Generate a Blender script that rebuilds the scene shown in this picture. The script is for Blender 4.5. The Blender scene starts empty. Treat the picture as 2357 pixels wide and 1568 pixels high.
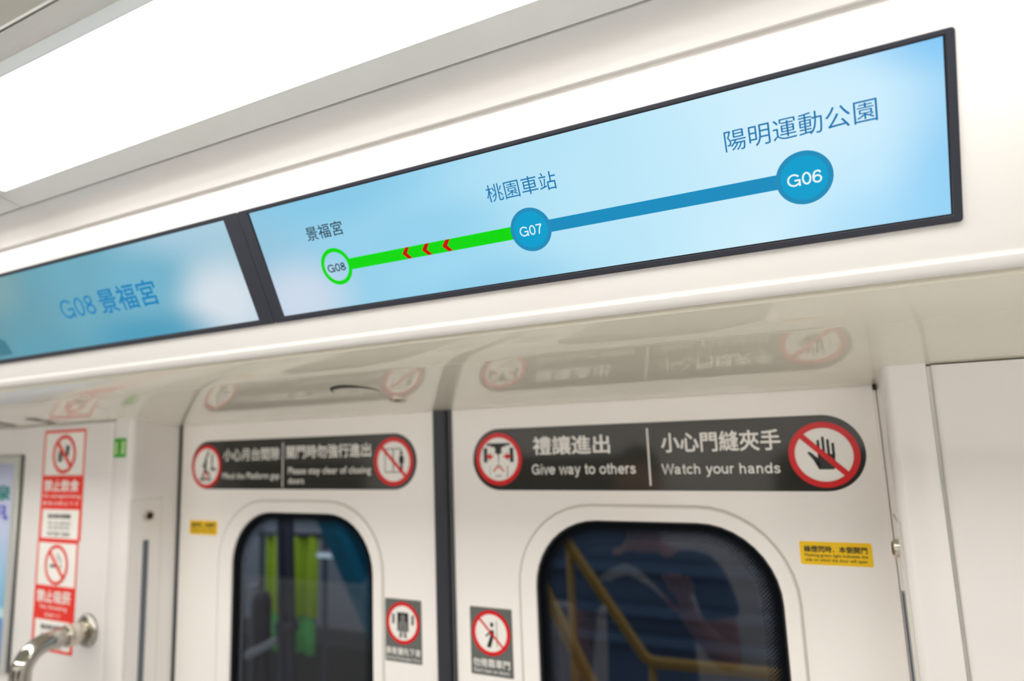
import bpy, bmesh, math, random
from mathutils import Matrix, Vector
random.seed(4)
S = bpy.context.scene
C = S.collection
PI = math.pi

# ------------------------------------------------------------------ camera, world, exposure
def make_camera():
    cd = bpy.data.cameras.new('camera')
    cam = bpy.data.objects.new('camera', cd)
    C.objects.link(cam)
    right = Vector((0.89639192, 0.4416101, -0.03823672))
    up = Vector((0.09771097, -0.11272035, 0.98881074))
    fwd = Vector((-0.43235875, 0.89009811, 0.14419176))
    M = Matrix((right, up, -fwd)).transposed().to_4x4()
    M.translation = Vector((0.62026924, -0.98430672, 1.85603626))
    cam.matrix_world = M
    cd.sensor_fit = 'HORIZONTAL'
    cd.sensor_width = 36.0
    cd.lens = 1473.4833 / 2357 * 36.0
    cd.clip_start = 0.01
    cd.clip_end = 60
    cd.dof.use_dof = True
    cd.dof.focus_distance = 0.62
    cd.dof.aperture_fstop = 2.8
    S.camera = cam
make_camera()

S.view_settings.view_transform = 'Standard'
S.view_settings.look = 'None'
S.view_settings.gamma = 1.0
S.view_settings.use_curve_mapping = False
S.view_settings.exposure = 0.0
S.cycles.use_denoising = True
S.cycles.max_bounces = 10
S.cycles.diffuse_bounces = 6
S.cycles.glossy_bounces = 6
S.cycles.transparent_max_bounces = 12
S.cycles.caustics_reflective = False
S.cycles.caustics_refractive = False

W = bpy.data.worlds.new('world')
S.world = W
W.use_nodes = True
W.node_tree.nodes['Background'].inputs['Color'].default_value = (0.52, 0.57, 0.62, 1)
W.node_tree.nodes['Background'].inputs['Strength'].default_value = 3.0

LIGHT_STRENGTH = 8.0
FAR_FILL_STRENGTH = 16.2  # unseen far strips, boosted to brighten the doors

# ------------------------------------------------------------------ materials
def lin(c):
    return tuple(((v/255)/12.92 if v/255 <= 0.04045 else ((v/255+0.055)/1.055)**2.4) for v in c) + (1,)

def mat(name, rgb, rough=0.5, metal=0.0, spec=0.5, coat=0.0, noise=0.0, nscale=40, bump=0.0):
    m = bpy.data.materials.new(name)
    m.use_nodes = True
    nt = m.node_tree
    b = nt.nodes['Principled BSDF']
    col = lin(rgb)
    b.inputs['Base Color'].default_value = col
    b.inputs['Roughness'].default_value = rough
    b.inputs['Metallic'].default_value = metal
    b.inputs['Specular IOR Level'].default_value = spec
    b.inputs['Coat Weight'].default_value = coat
    b.inputs['Coat Roughness'].default_value = 0.0 if coat >= 1 else 0.03
    if noise or bump:
        tc = nt.nodes.new('ShaderNodeTexCoord')
        n = nt.nodes.new('ShaderNodeTexNoise')
        n.inputs['Scale'].default_value = nscale
        n.inputs['Detail'].default_value = 4
        nt.links.new(tc.outputs['Object'], n.inputs['Vector'])
        if noise:
            mx = nt.nodes.new('ShaderNodeMix'); mx.data_type = 'RGBA'
            mx.inputs['A'].default_value = tuple(v*(1-noise) for v in col[:3]) + (1,)
            mx.inputs['B'].default_value = tuple(min(1, v*(1+noise)) for v in col[:3]) + (1,)
            nt.links.new(n.outputs['Fac'], mx.inputs['Factor'])
            nt.links.new(mx.outputs['Result'], b.inputs['Base Color'])
        if bump:
            bp = nt.nodes.new('ShaderNodeBump')
            bp.inputs['Strength'].default_value = bump
            bp.inputs['Distance'].default_value = 0.001
            nt.links.new(n.outputs['Fac'], bp.inputs['Height'])
            nt.links.new(bp.outputs['Normal'], b.inputs['Normal'])
    return m

def emit(name, rgb, strength):
    m = bpy.data.materials.new(name)
    m.use_nodes = True
    b = m.node_tree.nodes['Principled BSDF']
    b.inputs['Base Color'].default_value = (0.8, 0.8, 0.8, 1)
    b.inputs['Emission Color'].default_value = lin(rgb)
    b.inputs['Emission Strength'].default_value = strength
    b.inputs['Roughness'].default_value = 0.4
    return m

def screen_ink(name, rgb, strength=1.0):
    m = bpy.data.materials.new(name)
    m.use_nodes = True
    b = m.node_tree.nodes['Principled BSDF']
    b.inputs['Base Color'].default_value = (0.0, 0.0, 0.0, 1)
    b.inputs['Emission Color'].default_value = lin(rgb)
    b.inputs['Emission Strength'].default_value = strength
    b.inputs['Roughness'].default_value = 0.35
    b.inputs['Specular IOR Level'].default_value = 0.2
    return m

def screen_picture(name, stops, x0, x1, blobs):
    """the picture a lit panel shows: viewing-angle falloff painted as a soft colour run, with cloudy patches, in the panel's own metres"""
    m = bpy.data.materials.new(name)
    m.use_nodes = True
    nt = m.node_tree
    b = nt.nodes['Principled BSDF']
    b.inputs['Base Color'].default_value = (0.0, 0.0, 0.0, 1)
    b.inputs['Roughness'].default_value = 0.35
    b.inputs['Specular IOR Level'].default_value = 0.2
    tc = nt.nodes.new('ShaderNodeTexCoord')
    sep = nt.nodes.new('ShaderNodeSeparateXYZ')
    nt.links.new(tc.outputs['Object'], sep.inputs[0])
    mr = nt.nodes.new('ShaderNodeMapRange')
    mr.inputs['From Min'].default_value = x0
    mr.inputs['From Max'].default_value = x1
    nt.links.new(sep.outputs['X'], mr.inputs['Value'])
    cr = nt.nodes.new('ShaderNodeValToRGB')
    cr.color_ramp.interpolation = 'EASE'
    els = cr.color_ramp.elements
    els[0].position, els[0].color = stops[0][0], lin(stops[0][1])
    els[1].position, els[1].color = stops[-1][0], lin(stops[-1][1])
    for p, c in stops[1:-1]:
        e = els.new(p); e.color = lin(c)
    nt.links.new(mr.outputs[0], cr.inputs['Fac'])
    cur = cr.outputs['Color']
    for (cx, cy, rx, ry, c, k) in blobs:
        mp = nt.nodes.new('ShaderNodeMapping')
        mp.inputs['Location'].default_value = (-cx/rx, -cy/ry, 0)
        mp.inputs['Scale'].default_value = (1/rx, 1/ry, 0)
        nt.links.new(tc.outputs['Object'], mp.inputs['Vector'])
        ln = nt.nodes.new('ShaderNodeVectorMath'); ln.operation = 'LENGTH'
        nt.links.new(mp.outputs[0], ln.inputs[0])
        r2 = nt.nodes.new('ShaderNodeMapRange'); r2.interpolation_type = 'SMOOTHSTEP'
        r2.inputs['From Min'].default_value = 1.0
        r2.inputs['From Max'].default_value = 0.15
        r2.inputs['To Min'].default_value = 0.0
        r2.inputs['To Max'].default_value = k
        nt.links.new(ln.outputs['Value'], r2.inputs['Value'])
        mx = nt.nodes.new('ShaderNodeMix'); mx.data_type = 'RGBA'
        nt.links.new(r2.outputs[0], mx.inputs['Factor'])
        nt.links.new(cur, mx.inputs['A'])
        mx.inputs['B'].default_value = lin(c)
        cur = mx.outputs['Result']
    nt.links.new(cur, b.inputs['Emission Color'])
    b.inputs['Emission Strength'].default_value = 1.0
    return m

def glass_mat(name, tint):
    m = bpy.data.materials.new(name)
    m.use_nodes = True
    nt = m.node_tree
    nt.nodes.remove(nt.nodes['Principled BSDF'])
    out = nt.nodes['Material Output']
    tr = nt.nodes.new('ShaderNodeBsdfTransparent'); tr.inputs['Color'].default_value = tint + (1,)
    gl = nt.nodes.new('ShaderNodeBsdfGlossy'); gl.inputs['Roughness'].default_value = 0.01
    fr = nt.nodes.new('ShaderNodeFresnel'); fr.inputs['IOR'].default_value = 1.62
    mx = nt.nodes.new('ShaderNodeMixShader')
    ge = nt.nodes.new('ShaderNodeNewGeometry')
    fl = nt.nodes.new('ShaderNodeMath'); fl.operation = 'SUBTRACT'; fl.use_clamp = True
    nt.links.new(fr.outputs[0], fl.inputs[0]); nt.links.new(ge.outputs['Backfacing'], fl.inputs[1])
    nt.links.new(fl.outputs[0], mx.inputs[0])
    nt.links.new(tr.outputs[0], mx.inputs[1])
    nt.links.new(gl.outputs[0], mx.inputs[2])
    nt.links.new(mx.outputs[0], out.inputs['Surface'])
    return m

def frit_mat(name):
    """black ceramic dots printed on the pane edge, shrinking inwards (vertex attribute 'edge')"""
    m = bpy.data.materials.new(name)
    m.use_nodes = True
    nt = m.node_tree
    b = nt.nodes['Principled BSDF']
    b.inputs['Base Color'].default_value = (0.004, 0.005, 0.007, 1)
    b.inputs['Roughness'].default_value = 0.8
    b.inputs['Specular IOR Level'].default_value = 0.05
    tc = nt.nodes.new('ShaderNodeTexCoord')
    mp = nt.nodes.new('ShaderNodeMapping')
    mp.inputs['Rotation'].default_value = (0, 0, PI/4)
    mp.inputs['Scale'].default_value = (260, 260, 260)
    nt.links.new(tc.outputs['Object'], mp.inputs['Vector'])
    fr = nt.nodes.new('ShaderNodeVectorMath'); fr.operation = 'FRACTION'
    nt.links.new(mp.outputs[0], fr.inputs[0])
    sb = nt.nodes.new('ShaderNodeVectorMath'); sb.operation = 'SUBTRACT'
    sb.inputs[1].default_value = (0.5, 0.5, 0)
    nt.links.new(fr.outputs[0], sb.inputs[0])
    sx = nt.nodes.new('ShaderNodeSeparateXYZ'); nt.links.new(sb.outputs[0], sx.inputs[0])
    cx = nt.nodes.new('ShaderNodeCombineXYZ')
    nt.links.new(sx.outputs[0], cx.inputs[0]); nt.links.new(sx.outputs[1], cx.inputs[1])
    ln = nt.nodes.new('ShaderNodeVectorMath'); ln.operation = 'LENGTH'
    nt.links.new(cx.outputs[0], ln.inputs[0])
    at = nt.nodes.new('ShaderNodeAttribute'); at.attribute_name = 'edge'
    ml = nt.nodes.new('ShaderNodeMath'); ml.operation = 'MULTIPLY'; ml.inputs[1].default_value = 0.85
    nt.links.new(at.outputs['Fac'], ml.inputs[0])
    gt = nt.nodes.new('ShaderNodeMath'); gt.operation = 'LESS_THAN'
    nt.links.new(ln.outputs['Value'], gt.inputs[0]); nt.links.new(ml.outputs[0], gt.inputs[1])
    tr = nt.nodes.new('ShaderNodeBsdfTransparent')
    mx = nt.nodes.new('ShaderNodeMixShader')
    nt.links.new(gt.outputs[0], mx.inputs[0])
    nt.links.new(tr.outputs[0], mx.inputs[1]); nt.links.new(b.outputs[0], mx.inputs[2])
    nt.links.new(mx.outputs[0], nt.nodes['Material Output'].inputs['Surface'])
    return m

M = dict(
    white=mat('white_panel_paint', (232, 230, 227), 0.22, coat=0.35, noise=0.01, nscale=3),
    door=mat('door_panel_paint', (243, 239, 234), 0.20, coat=0.35, noise=0.012, nscale=3),
    wall=mat('wall_panel_paint', (228, 225, 222), 0.22, coat=0.4, noise=0.01, nscale=2),
    soffit=mat('glossy_soffit_paint', (240, 237, 220), 0.45, spec=0.2, coat=1.0, noise=0.012, nscale=3),
    ceil=mat('ceiling_paint', (214, 214, 204), 0.30, coat=0.3, noise=0.01, nscale=5),
    alu=mat('brushed_aluminium_paint', (206, 205, 200), 0.28, metal=0.25, noise=0.05, nscale=120),
    frame_light=mat('light_surround', (236, 237, 233), 0.28, coat=0.3, noise=0.02, nscale=60),
    seam=mat('grey_seam', (196, 193, 184), 0.5),
    black=mat('black_gap', (14, 14, 15), 0.6),
    rubber=mat('slate_rubber', (44, 46, 54), 0.42, noise=0.1, nscale=90),
    rubber2=mat('grey_rubber', (66, 68, 72), 0.4),
    bezel=mat('dark_slate_bezel', (44, 47, 58), 0.42, noise=0.04, nscale=200),
    bezel_in=mat('black_bezel_lip', (8, 12, 18), 0.4),
    label=mat('charcoal_film', (54, 54, 50), 0.08, coat=0.0),
    grey=mat('grey_film', (98, 101, 98), 0.30),
    red=mat('red_ink', (214, 12, 20), 0.25),
    orange=mat('orange_red_ink', (232, 38, 20), 0.3),
    ink=mat('black_ink', (22, 24, 24), 0.35),
    soft=mat('mid_grey_ink', (120, 122, 118), 0.4),
    paper=mat('white_ink', (240, 238, 232), 0.3),
    yellow=mat('yellow_film', (246, 200, 8), 0.3),
    green=mat('green_film', (40, 158, 12), 0.3),
    chrome=mat('polished_steel', (182, 179, 170), 0.07, metal=1.0),
    satin=mat('satin_steel', (216, 207, 194), 0.22, metal=1.0, noise=0.02, nscale=80),
    dark_metal=mat('dark_metal', (60, 56, 50), 0.35, metal=0.8),
    slit=mat('grey_lens', (92, 98, 106), 0.3),
    frame_grey=mat('poster_frame_metal', (196, 198, 194), 0.35, metal=0.3),
    floor=mat('grey_vinyl_floor', (190, 190, 190), 0.5, noise=0.1, nscale=200),
    dark_win=mat('dark_window', (18, 22, 28), 0.08),
    seat=mat('teal_seat_plastic', (40, 120, 150), 0.35),
    railing=mat('yellow_painted_steel', (132, 96, 6), 0.5, noise=0.15, nscale=30),
    slate_out=mat('slate_wall', (44, 60, 80), 0.8, noise=0.1, nscale=3),
    ledge_out=mat('ledge_paint', (50, 68, 90), 0.7),
    grey_out=mat('grey_panel', (146, 148, 156), 0.8, noise=0.1, nscale=3),
    dark_out=mat('dark_cladding', (26, 30, 32), 0.8, noise=0.3, nscale=6),
    soil=mat('dark_brown_ground', (48, 44, 30), 0.9, noise=0.4, nscale=12),
    banner=mat('lime_banner', (186, 216, 40), 0.7, noise=0.25, nscale=6),
    banner2=mat('green_banner', (84, 190, 92), 0.7, noise=0.2, nscale=6),
    teal=mat('teal_painted_steel', (18, 110, 136), 0.4, noise=0.1, nscale=10),
    post=mat('dark_painted_post', (50, 50, 66), 0.45),
    pale_steel=mat('pale_steel', (170, 172, 176), 0.4, metal=0.3),
)
M['glass'] = glass_mat('tinted_glass', (0.56, 0.58, 0.60))
M['frit'] = frit_mat('dotted_frit')
M['diffuser'] = emit('light_diffuser', (255, 252, 247), LIGHT_STRENGTH)
M['diffuser_far_fill'] = emit('far_side_fill_diffuser', (255, 252, 247), FAR_FILL_STRENGTH)

# ------------------------------------------------------------------ helpers
def link(o):
    C.objects.link(o)
    return o

def tag(o, label=None, cat=None, group=None, kind=None):
    if label: o['label'] = label
    if cat: o['category'] = cat
    if group: o['group'] = group
    if kind: o['kind'] = kind
    return o

def frame(origin, x, y):
    x = Vector(x).normalized(); y = Vector(y).normalized(); z = x.cross(y)
    m = Matrix((x, y, z)).transposed().to_4x4()
    m.translation = Vector(origin)
    return m

UPF = Vector((0, -0.4472136, 0.8944272))
LIP = Vector((0, -0.35, 1.9743))
def f_door(x, z, y=0.0):   return frame((x, y, z), (1, 0, 0), (0, 0, 1))         # faces the aisle
def f_wall(x, z):          return f_door(x, z, -0.115)
def f_fascia(x, v, off=0): return frame(LIP + Vector((x, 0, 0)) + UPF*v + Vector((0, -0.8944272, -0.4472136))*off, (1, 0, 0), UPF)
def f_jamb_left(y, z):     return frame((-0.70, y, z), (0, 1, 0), (0, 0, 1))
def f_jamb_right(y, z):    return frame((0.68, y, z), (0, -1, 0), (0, 0, 1))

def thing(name, mtx, label=None, cat=None, group=None, kind=None):
    o = bpy.data.objects.new(name, None)
    o.empty_display_size = 0.02
    link(o)
    o.matrix_world = mtx
    return tag(o, label, cat, group, kind)

def mesh_obj(name, me, m, parent=None, label=None):
    o = bpy.data.objects.new(name, me)
    if m is not None:
        me.materials.clear(); me.materials.append(m)
    link(o)
    if parent is not None: o.parent = parent
    if label: o['label'] = label
    return o

def bm_obj(name, bm, m, parent=None, label=None, smooth=False):
    me = bpy.data.meshes.new(name)
    bm.normal_update()
    bm.to_mesh(me); bm.free()
    if smooth:
        for p in me.polygons: p.use_smooth = True
    return mesh_obj(name, me, m, parent, label)

def ellipse(cx, cy, rx, ry=None, n=48, a0=0, a1=2*PI):
    ry = rx if ry is None else ry
    full = abs(a1-a0-2*PI) < 1e-6
    k = n if full else n+1
    return [(cx+rx*math.cos(a0+(a1-a0)*i/n), cy+ry*math.sin(a0+(a1-a0)*i/n)) for i in range(k)]

def rrect(x0, y0, x1, y1, r, n=10):
    pts = []
    for cx, cy, a in ((x1-r, y1-r, 0), (x0+r, y1-r, PI/2), (x0+r, y0+r, PI), (x1-r, y0+r, 1.5*PI)):
        pts += [(cx+r*math.cos(a+PI/2*i/n), cy+r*math.sin(a+PI/2*i/n)) for i in range(n+1)]
    return pts

def rect(x0, y0, x1, y1): return [(x0, y0), (x1, y0), (x1, y1), (x0, y1)]

def stroke(a, b, w):
    a = Vector(a); b = Vector(b); d = (b-a).normalized(); n = Vector((-d.y, d.x))*w/2
    return [tuple(a-n), tuple(b-n), tuple(b+n), tuple(a+n)]

def ring_polys(cx, cy, r0, r1, n=64):
    out = []
    for i in range(n):
        a, b = 2*PI*i/n, 2*PI*(i+1)/n
        out.append([(cx+r0*math.cos(a), cy+r0*math.sin(a)), (cx+r1*math.cos(a), cy+r1*math.sin(a)),
                    (cx+r1*math.cos(b), cy+r1*math.sin(b)), (cx+r0*math.cos(b), cy+r0*math.sin(b))])
    return out

def frame_polys(x0, y0, x1, y1, w):
    return [rect(x0, y1-w, x1, y1), rect(x0, y0, x1, y0+w), rect(x0, y0+w, x0+w, y1-w), rect(x1-w, y0+w, x1, y1-w)]

def printed(name, polys, z, m, parent, label=None, step=0.0):
    """a printed shape: n-gons lying on their film at height z"""
    bm = bmesh.new()
    for k, p in enumerate(polys):
        bm.faces.new([bm.verts.new((x, y, z + step*(k % 40))) for x, y in p])
    bmesh.ops.recalc_face_normals(bm, faces=bm.faces)
    for f in bm.faces:
        if f.normal.z < 0: f.normal_flip()
    return bm_obj(name, bm, m, parent, label)

def slab(name, poly, z0, z1, m, parent=None, bevel=0.0, label=None, smooth=False):
    """a solid plate with the outline poly between z0 and z1"""
    bm = bmesh.new()
    lo = [bm.verts.new((x, y, z0)) for x, y in poly]
    hi = [bm.verts.new((x, y, z1)) for x, y in poly]
    n = len(poly)
    top = bm.faces.new(hi)
    bm.faces.new(lo[::-1])
    for i in range(n):
        j = (i+1) % n
        bm.faces.new((lo[i], lo[j], hi[j], hi[i]))
    bmesh.ops.recalc_face_normals(bm, faces=bm.faces)
    if bevel:
        es = [e for e in bm.edges if top in e.link_faces]
        bmesh.ops.bevel(bm, geom=es, offset=bevel, segments=3, affect='EDGES', profile=0.5)
    return bm_obj(name, bm, m, parent, label, smooth)

def holed(name, outer, inner, z0, z1, m, parent=None, bevel=0.0, label=None):
    """a plate with a hole, made of a filled 2-D curve"""
    cu = bpy.data.curves.new(name, 'CURVE')
    cu.dimensions = '2D'; cu.fill_mode = 'BOTH'
    cu.extrude = max(1e-5, (z1-z0)/2 - bevel); cu.bevel_depth = bevel; cu.bevel_resolution = 3
    cu.offset = -bevel
    for pts in (outer, inner):
        sp = cu.splines.new('POLY'); sp.points.add(len(pts)-1)
        for p, q in zip(sp.points, pts): p.co = (q[0], q[1], 0, 1)
        sp.use_cyclic_u = True
    o = bpy.data.objects.new(name, cu); link(o)
    dg = bpy.context.evaluated_depsgraph_get()
    me = bpy.data.meshes.new_from_object(o.evaluated_get(dg))
    bpy.data.objects.remove(o); bpy.data.curves.remove(cu)
    for v in me.vertices: v.co.z += (z0+z1)/2
    return mesh_obj(name, me, m, parent, label)

def text(name, body, x0, y0, x1, y1, z, m, parent, bold=0.0, label=None, space=1.0):
    """lettering set so that its ink fills x0..x1, y0..y1"""
    cu = bpy.data.curves.new(name, 'FONT')
    cu.body = body; cu.size = 1.0; cu.resolution_u = 4; cu.space_character = space
    cu.fill_mode = 'FRONT'
    o = bpy.data.objects.new(name, cu); link(o)
    dg = bpy.context.evaluated_depsgraph_get()
    me = bpy.data.meshes.new_from_object(o.evaluated_get(dg))
    bpy.data.objects.remove(o); bpy.data.curves.remove(cu)
    if bold:                                       # heavier weight: the same strokes laid over one another, slightly shifted
        bm = bmesh.new()
        for k, (dx, dy) in enumerate(((-bold, -bold), (-bold, bold), (bold, -bold), (bold, bold))):
            n0 = len(bm.verts)
            bm.from_mesh(me)
            bm.verts.ensure_lookup_table()
            for v in bm.verts[n0:]: v.co = (v.co.x+dx, v.co.y+dy, k*0.00004)
        bm.to_mesh(me); bm.free()
    xs = [v.co.x for v in me.vertices]; ys = [v.co.y for v in me.vertices]
    ax, bx, ay, by = min(xs), max(xs), min(ys), max(ys)
    for v in me.vertices:
        v.co.x = x0 + (v.co.x-ax)/(bx-ax)*(x1-x0)
        v.co.y = y0 + (v.co.y-ay)/(by-ay)*(y1-y0)
        v.co.z += z
    return mesh_obj(name, me, m, parent, label)

def spline(P, n=6):
    out = []
    Q = [P[0]] + list(P) + [P[-1]]
    for i in range(1, len(Q)-2):
        p0, p1, p2, p3 = Q[i-1], Q[i], Q[i+1], Q[i+2]
        for k in range(n):
            t = k/n
            out.append(tuple(0.5*((2*b) + (c-a)*t + (2*a-5*b+4*c-d)*t*t + (3*b-a-3*c+d)*t**3) for a, b, c, d in zip(p0, p1, p2, p3)))
    out.append(tuple(P[-1]))
    return out

def grotesque(ch, w):
    """centre lines of a plain grotesque letter, capitals one unit high; returns (lines, advance)"""
    h = w/2; T = 1-h; X = 0.73-h
    E = lambda cx, cy, rx, ry, a=0, b=360: ellipse(cx, cy, rx, ry, 36, math.radians(a), math.radians(b))
    loop = lambda e: e + [e[0], e[1]]
    ary = 0.365-h
    G = {
     'G': ([E(.53, .5, .43, .5-h, 36, 322), [(.56, .47), (.93, .47), (.93, 0)]], 1.08),
     '0': ([loop(E(.387, .5, .27, .5-h))], .774),
     '6': ([loop(E(.387, .325, .27, .325-h)), spline([(.635, .78), (.56, .90), (.42, T), (.24, .87), (.125, .60), (.117, .33)])], .774),
     '7': ([[(.07, T), (.70-h, T), (.66, .90)], spline([(.68, T), (.50, .70), (.37, .38), (.30, 0)])], .774),
     '8': ([loop(E(.387, .745, .225, .255-h)), loop(E(.387, .275, .272, .275-h))], .774),
     'W': ([[(.05, 1), (.35, .03), (.66, .97), (.97, .03), (1.27, 1)]], 1.31),
     'a': ([spline([(.10, .50), (.17, X-.03), (.33, X), (.49, X-.06), (.53, .50)]) + [(.53, .16), (.58, h), (.66, h)], spline([(.53, .43), (.33, .38), (.14, .31), (.09, .18), (.17, h+.02), (.30, h), (.44, .11), (.53, .25)])], .774),
     'c': ([E(.36, .365, .29, ary, 42, 318)], .70),
     'd': ([loop(E(.34, .365, .27, ary)), [(.64, 0), (.64, 1)]], .774),
     'e': ([E(.38, .365, .30, ary, 0, 322), [(.08, .365), (.70, .365)]], .774),
     'h': ([[(.11, 0), (.11, 1)], spline([(.11, .45), (.20, X-.05), (.36, X), (.53, X-.08), (.58, .48)]) + [(.58, 0)]], .774),
     'n': ([[(.11, 0), (.11, .73)], spline([(.11, .45), (.20, X-.05), (.36, X), (.53, X-.08), (.58, .48)]) + [(.58, 0)]], .774),
     'u': ([[(.60, .73), (.60, 0)], [(.11, .73)] + spline([(.11, .25), (.16, h+.08), (.33, h), (.49, h+.05), (.60, .28)])], .774),
     'i': ([[(.155, 0), (.155, .73)], [(.155, .87), (.155, 1.0)]], .31),
     'o': ([loop(E(.39, .365, .31, ary))], .774),
     'r': ([[(.11, 0), (.11, .73)], spline([(.11, .42), (.18, .60), (.29, X), (.43, X+.01)])], .464),
     's': ([spline([(.57, .52), (.49, X-.05), (.33, X), (.16, X-.07), (.15, .49), (.33, .385), (.52, .30), (.57, .18), (.48, h+.04), (.33, h), (.16, h+.05), (.08, .21)])], .69),
     't': ([[(.20, .93), (.20, .16), (.26, h), (.39, h)], [(.03, X), (.39, X)]], .42),
     'v': ([[(.04, .73), (.32, .02), (.61, .73)]], .66),
     'w': ([[(.03, .73), (.26, .02), (.50, .70), (.74, .02), (.97, .73)]], 1.0),
     'y': ([[(.05, .73), (.33, .03)], [(.62, .73), (.33, .03), (.26, -.15), (.18, -.23), (.05, -.23)]], .67),
     ' ': ([], .40),
    }
    return G[ch]

def lettering(name, body, x0, y0, x1, y1, z, m, parent, w=0.13, label=None, gap=0.055):
    """plain grotesque lettering drawn as strokes, ink filling x0..x1, y0..y1"""
    polys = []; adv = 0
    for ch in body:
        lines, a = grotesque(ch, w)
        for L in lines:
            P = [Vector((x+adv, y)) for x, y in L]
            n = len(P); off = []
            for i in range(n):
                d0 = (P[i]-P[i-1]).normalized() if i else (P[1]-P[0]).normalized()
                d1 = (P[i+1]-P[i]).normalized() if i < n-1 else d0
                n0 = Vector((-d0.y, d0.x)); n1 = Vector((-d1.y, d1.x))
                mm = (n0+n1)
                mm = mm.normalized() if mm.length > 1e-3 else n0
                off.append(mm * (w/2) / max(0.55, mm.dot(n0)))
            for i in range(n-1):
                polys.append([P[i]-off[i], P[i+1]-off[i+1], P[i+1]+off[i+1], P[i]+off[i]])
        adv += a + gap
    xs = [p.x for q in polys for p in q]; ys = [p.y for q in polys for p in q]
    ax, bx, ay, by = min(xs), max(xs), min(ys), max(ys)
    polys = [[(x0+(p.x-ax)/(bx-ax)*(x1-x0), y0+(p.y-ay)/(by-ay)*(y1-y0)) for p in q] for q in polys]
    return printed(name, polys, z, m, parent, label, 0.000005)

def extrude_yz(name, pts, x0, x1, m, parent=None, smooth_from=None, label=None):
    """closed (Y, Z) section drawn out along X"""
    bm = bmesh.new()
    a = [bm.verts.new((x0, y, z)) for y, z in pts]
    b = [bm.verts.new((x1, y, z)) for y, z in pts]
    n = len(pts)
    for i in range(n):
        j = (i+1) % n
        f = bm.faces.new((a[i], a[j], b[j], b[i]))
    bm.faces.new(a); bm.faces.new(b[::-1])
    bmesh.ops.recalc_face_normals(bm, faces=bm.faces)
    return bm_obj(name, bm, m, parent, label)

def smooth_by_angle(o, deg=20):
    me = o.data
    for p in me.polygons: p.use_smooth = True
    bm = bmesh.new(); bm.from_mesh(me)
    for e in bm.edges:
        e.smooth = len(e.link_faces) == 2 and e.calc_face_angle(0) < math.radians(deg)
    bm.to_mesh(me); bm.free()
    return o

def extrude_xy(name, pts, z0, z1, m, parent=None, label=None):
    bm = bmesh.new()
    a = [bm.verts.new((x, y, z0)) for x, y in pts]
    b = [bm.verts.new((x, y, z1)) for x, y in pts]
    n = len(pts)
    for i in range(n):
        j = (i+1) % n
        bm.faces.new((a[i], a[j], b[j], b[i]))
    bm.faces.new(a); bm.faces.new(b[::-1])
    bmesh.ops.recalc_face_normals(bm, faces=bm.faces)
    return bm_obj(name, bm, m, parent, label)

def box_bm(bm, x0, y0, z0, x1, y1, z1):
    v = [bm.verts.new(p) for p in ((x0,y0,z0),(x1,y0,z0),(x1,y1,z0),(x0,y1,z0),(x0,y0,z1),(x1,y0,z1),(x1,y1,z1),(x0,y1,z1))]
    for f in ((0,3,2,1),(4,5,6,7),(0,1,5,4),(1,2,6,5),(2,3,7,6),(3,0,4,7)):
        bm.faces.new([v[i] for i in f])

def box(name, lo, hi, m, parent=None, bevel=0.0, label=None):
    bm = bmesh.new()
    box_bm(bm, *lo, *hi)
    if bevel:
        bmesh.ops.bevel(bm, geom=bm.edges[:], offset=bevel, segments=3, affect='EDGES', profile=0.5)
    return bm_obj(name, bm, m, parent, label)

def tube(name, pts, r, m, parent=None, n=24, label=None, radii=None):
    """a round bar along a polyline, ends capped"""
    bm = bmesh.new()
    P = [Vector(p) for p in pts]
    rings = []
    t0 = (P[1]-P[0]).normalized()
    ref = Vector((1, 0, 0)) if abs(t0.x) < 0.9 else Vector((0, 0, 1))
    u = t0.cross(ref).normalized()
    for i, p in enumerate(P):
        if i == 0: t = (P[1]-P[0]).normalized()
        elif i == len(P)-1: t = (P[-1]-P[-2]).normalized()
        else: t = ((P[i+1]-p).normalized() + (p-P[i-1]).normalized()).normalized()
        u = (u - t*u.dot(t)).normalized()
        w = t.cross(u)
        rr = radii[i] if radii else r
        rings.append([bm.verts.new(p + (u*math.cos(2*PI*k/n) + w*math.sin(2*PI*k/n))*rr) for k in range(n)])
    for a, b in zip(rings, rings[1:]):
        for k in range(n):
            bm.faces.new((a[k], a[(k+1) % n], b[(k+1) % n], b[k]))
    bm.faces.new(rings[0][::-1]); bm.faces.new(rings[-1])
    bmesh.ops.recalc_face_normals(bm, faces=bm.faces)
    o = bm_obj(name, bm, m, parent, label)
    for p in o.data.polygons: p.use_smooth = len(p.vertices) == 4
    return o

def bend(c, r, a0, a1, n, plane):
    return [plane(c[0]+r*math.cos(a0+(a1-a0)*i/n), c[1]+r*math.sin(a0+(a1-a0)*i/n)) for i in range(n+1)]

def struct(o): return tag(o, kind='structure')

# ------------------------------------------------------------------ the car body
X0, X1 = -4.0, 4.0
YB = -2.62                                       # the far side wall
struct(box('floor', (X0, YB-0.05, -0.06), (X1, 0.04, 0.0), M['floor']))

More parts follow.
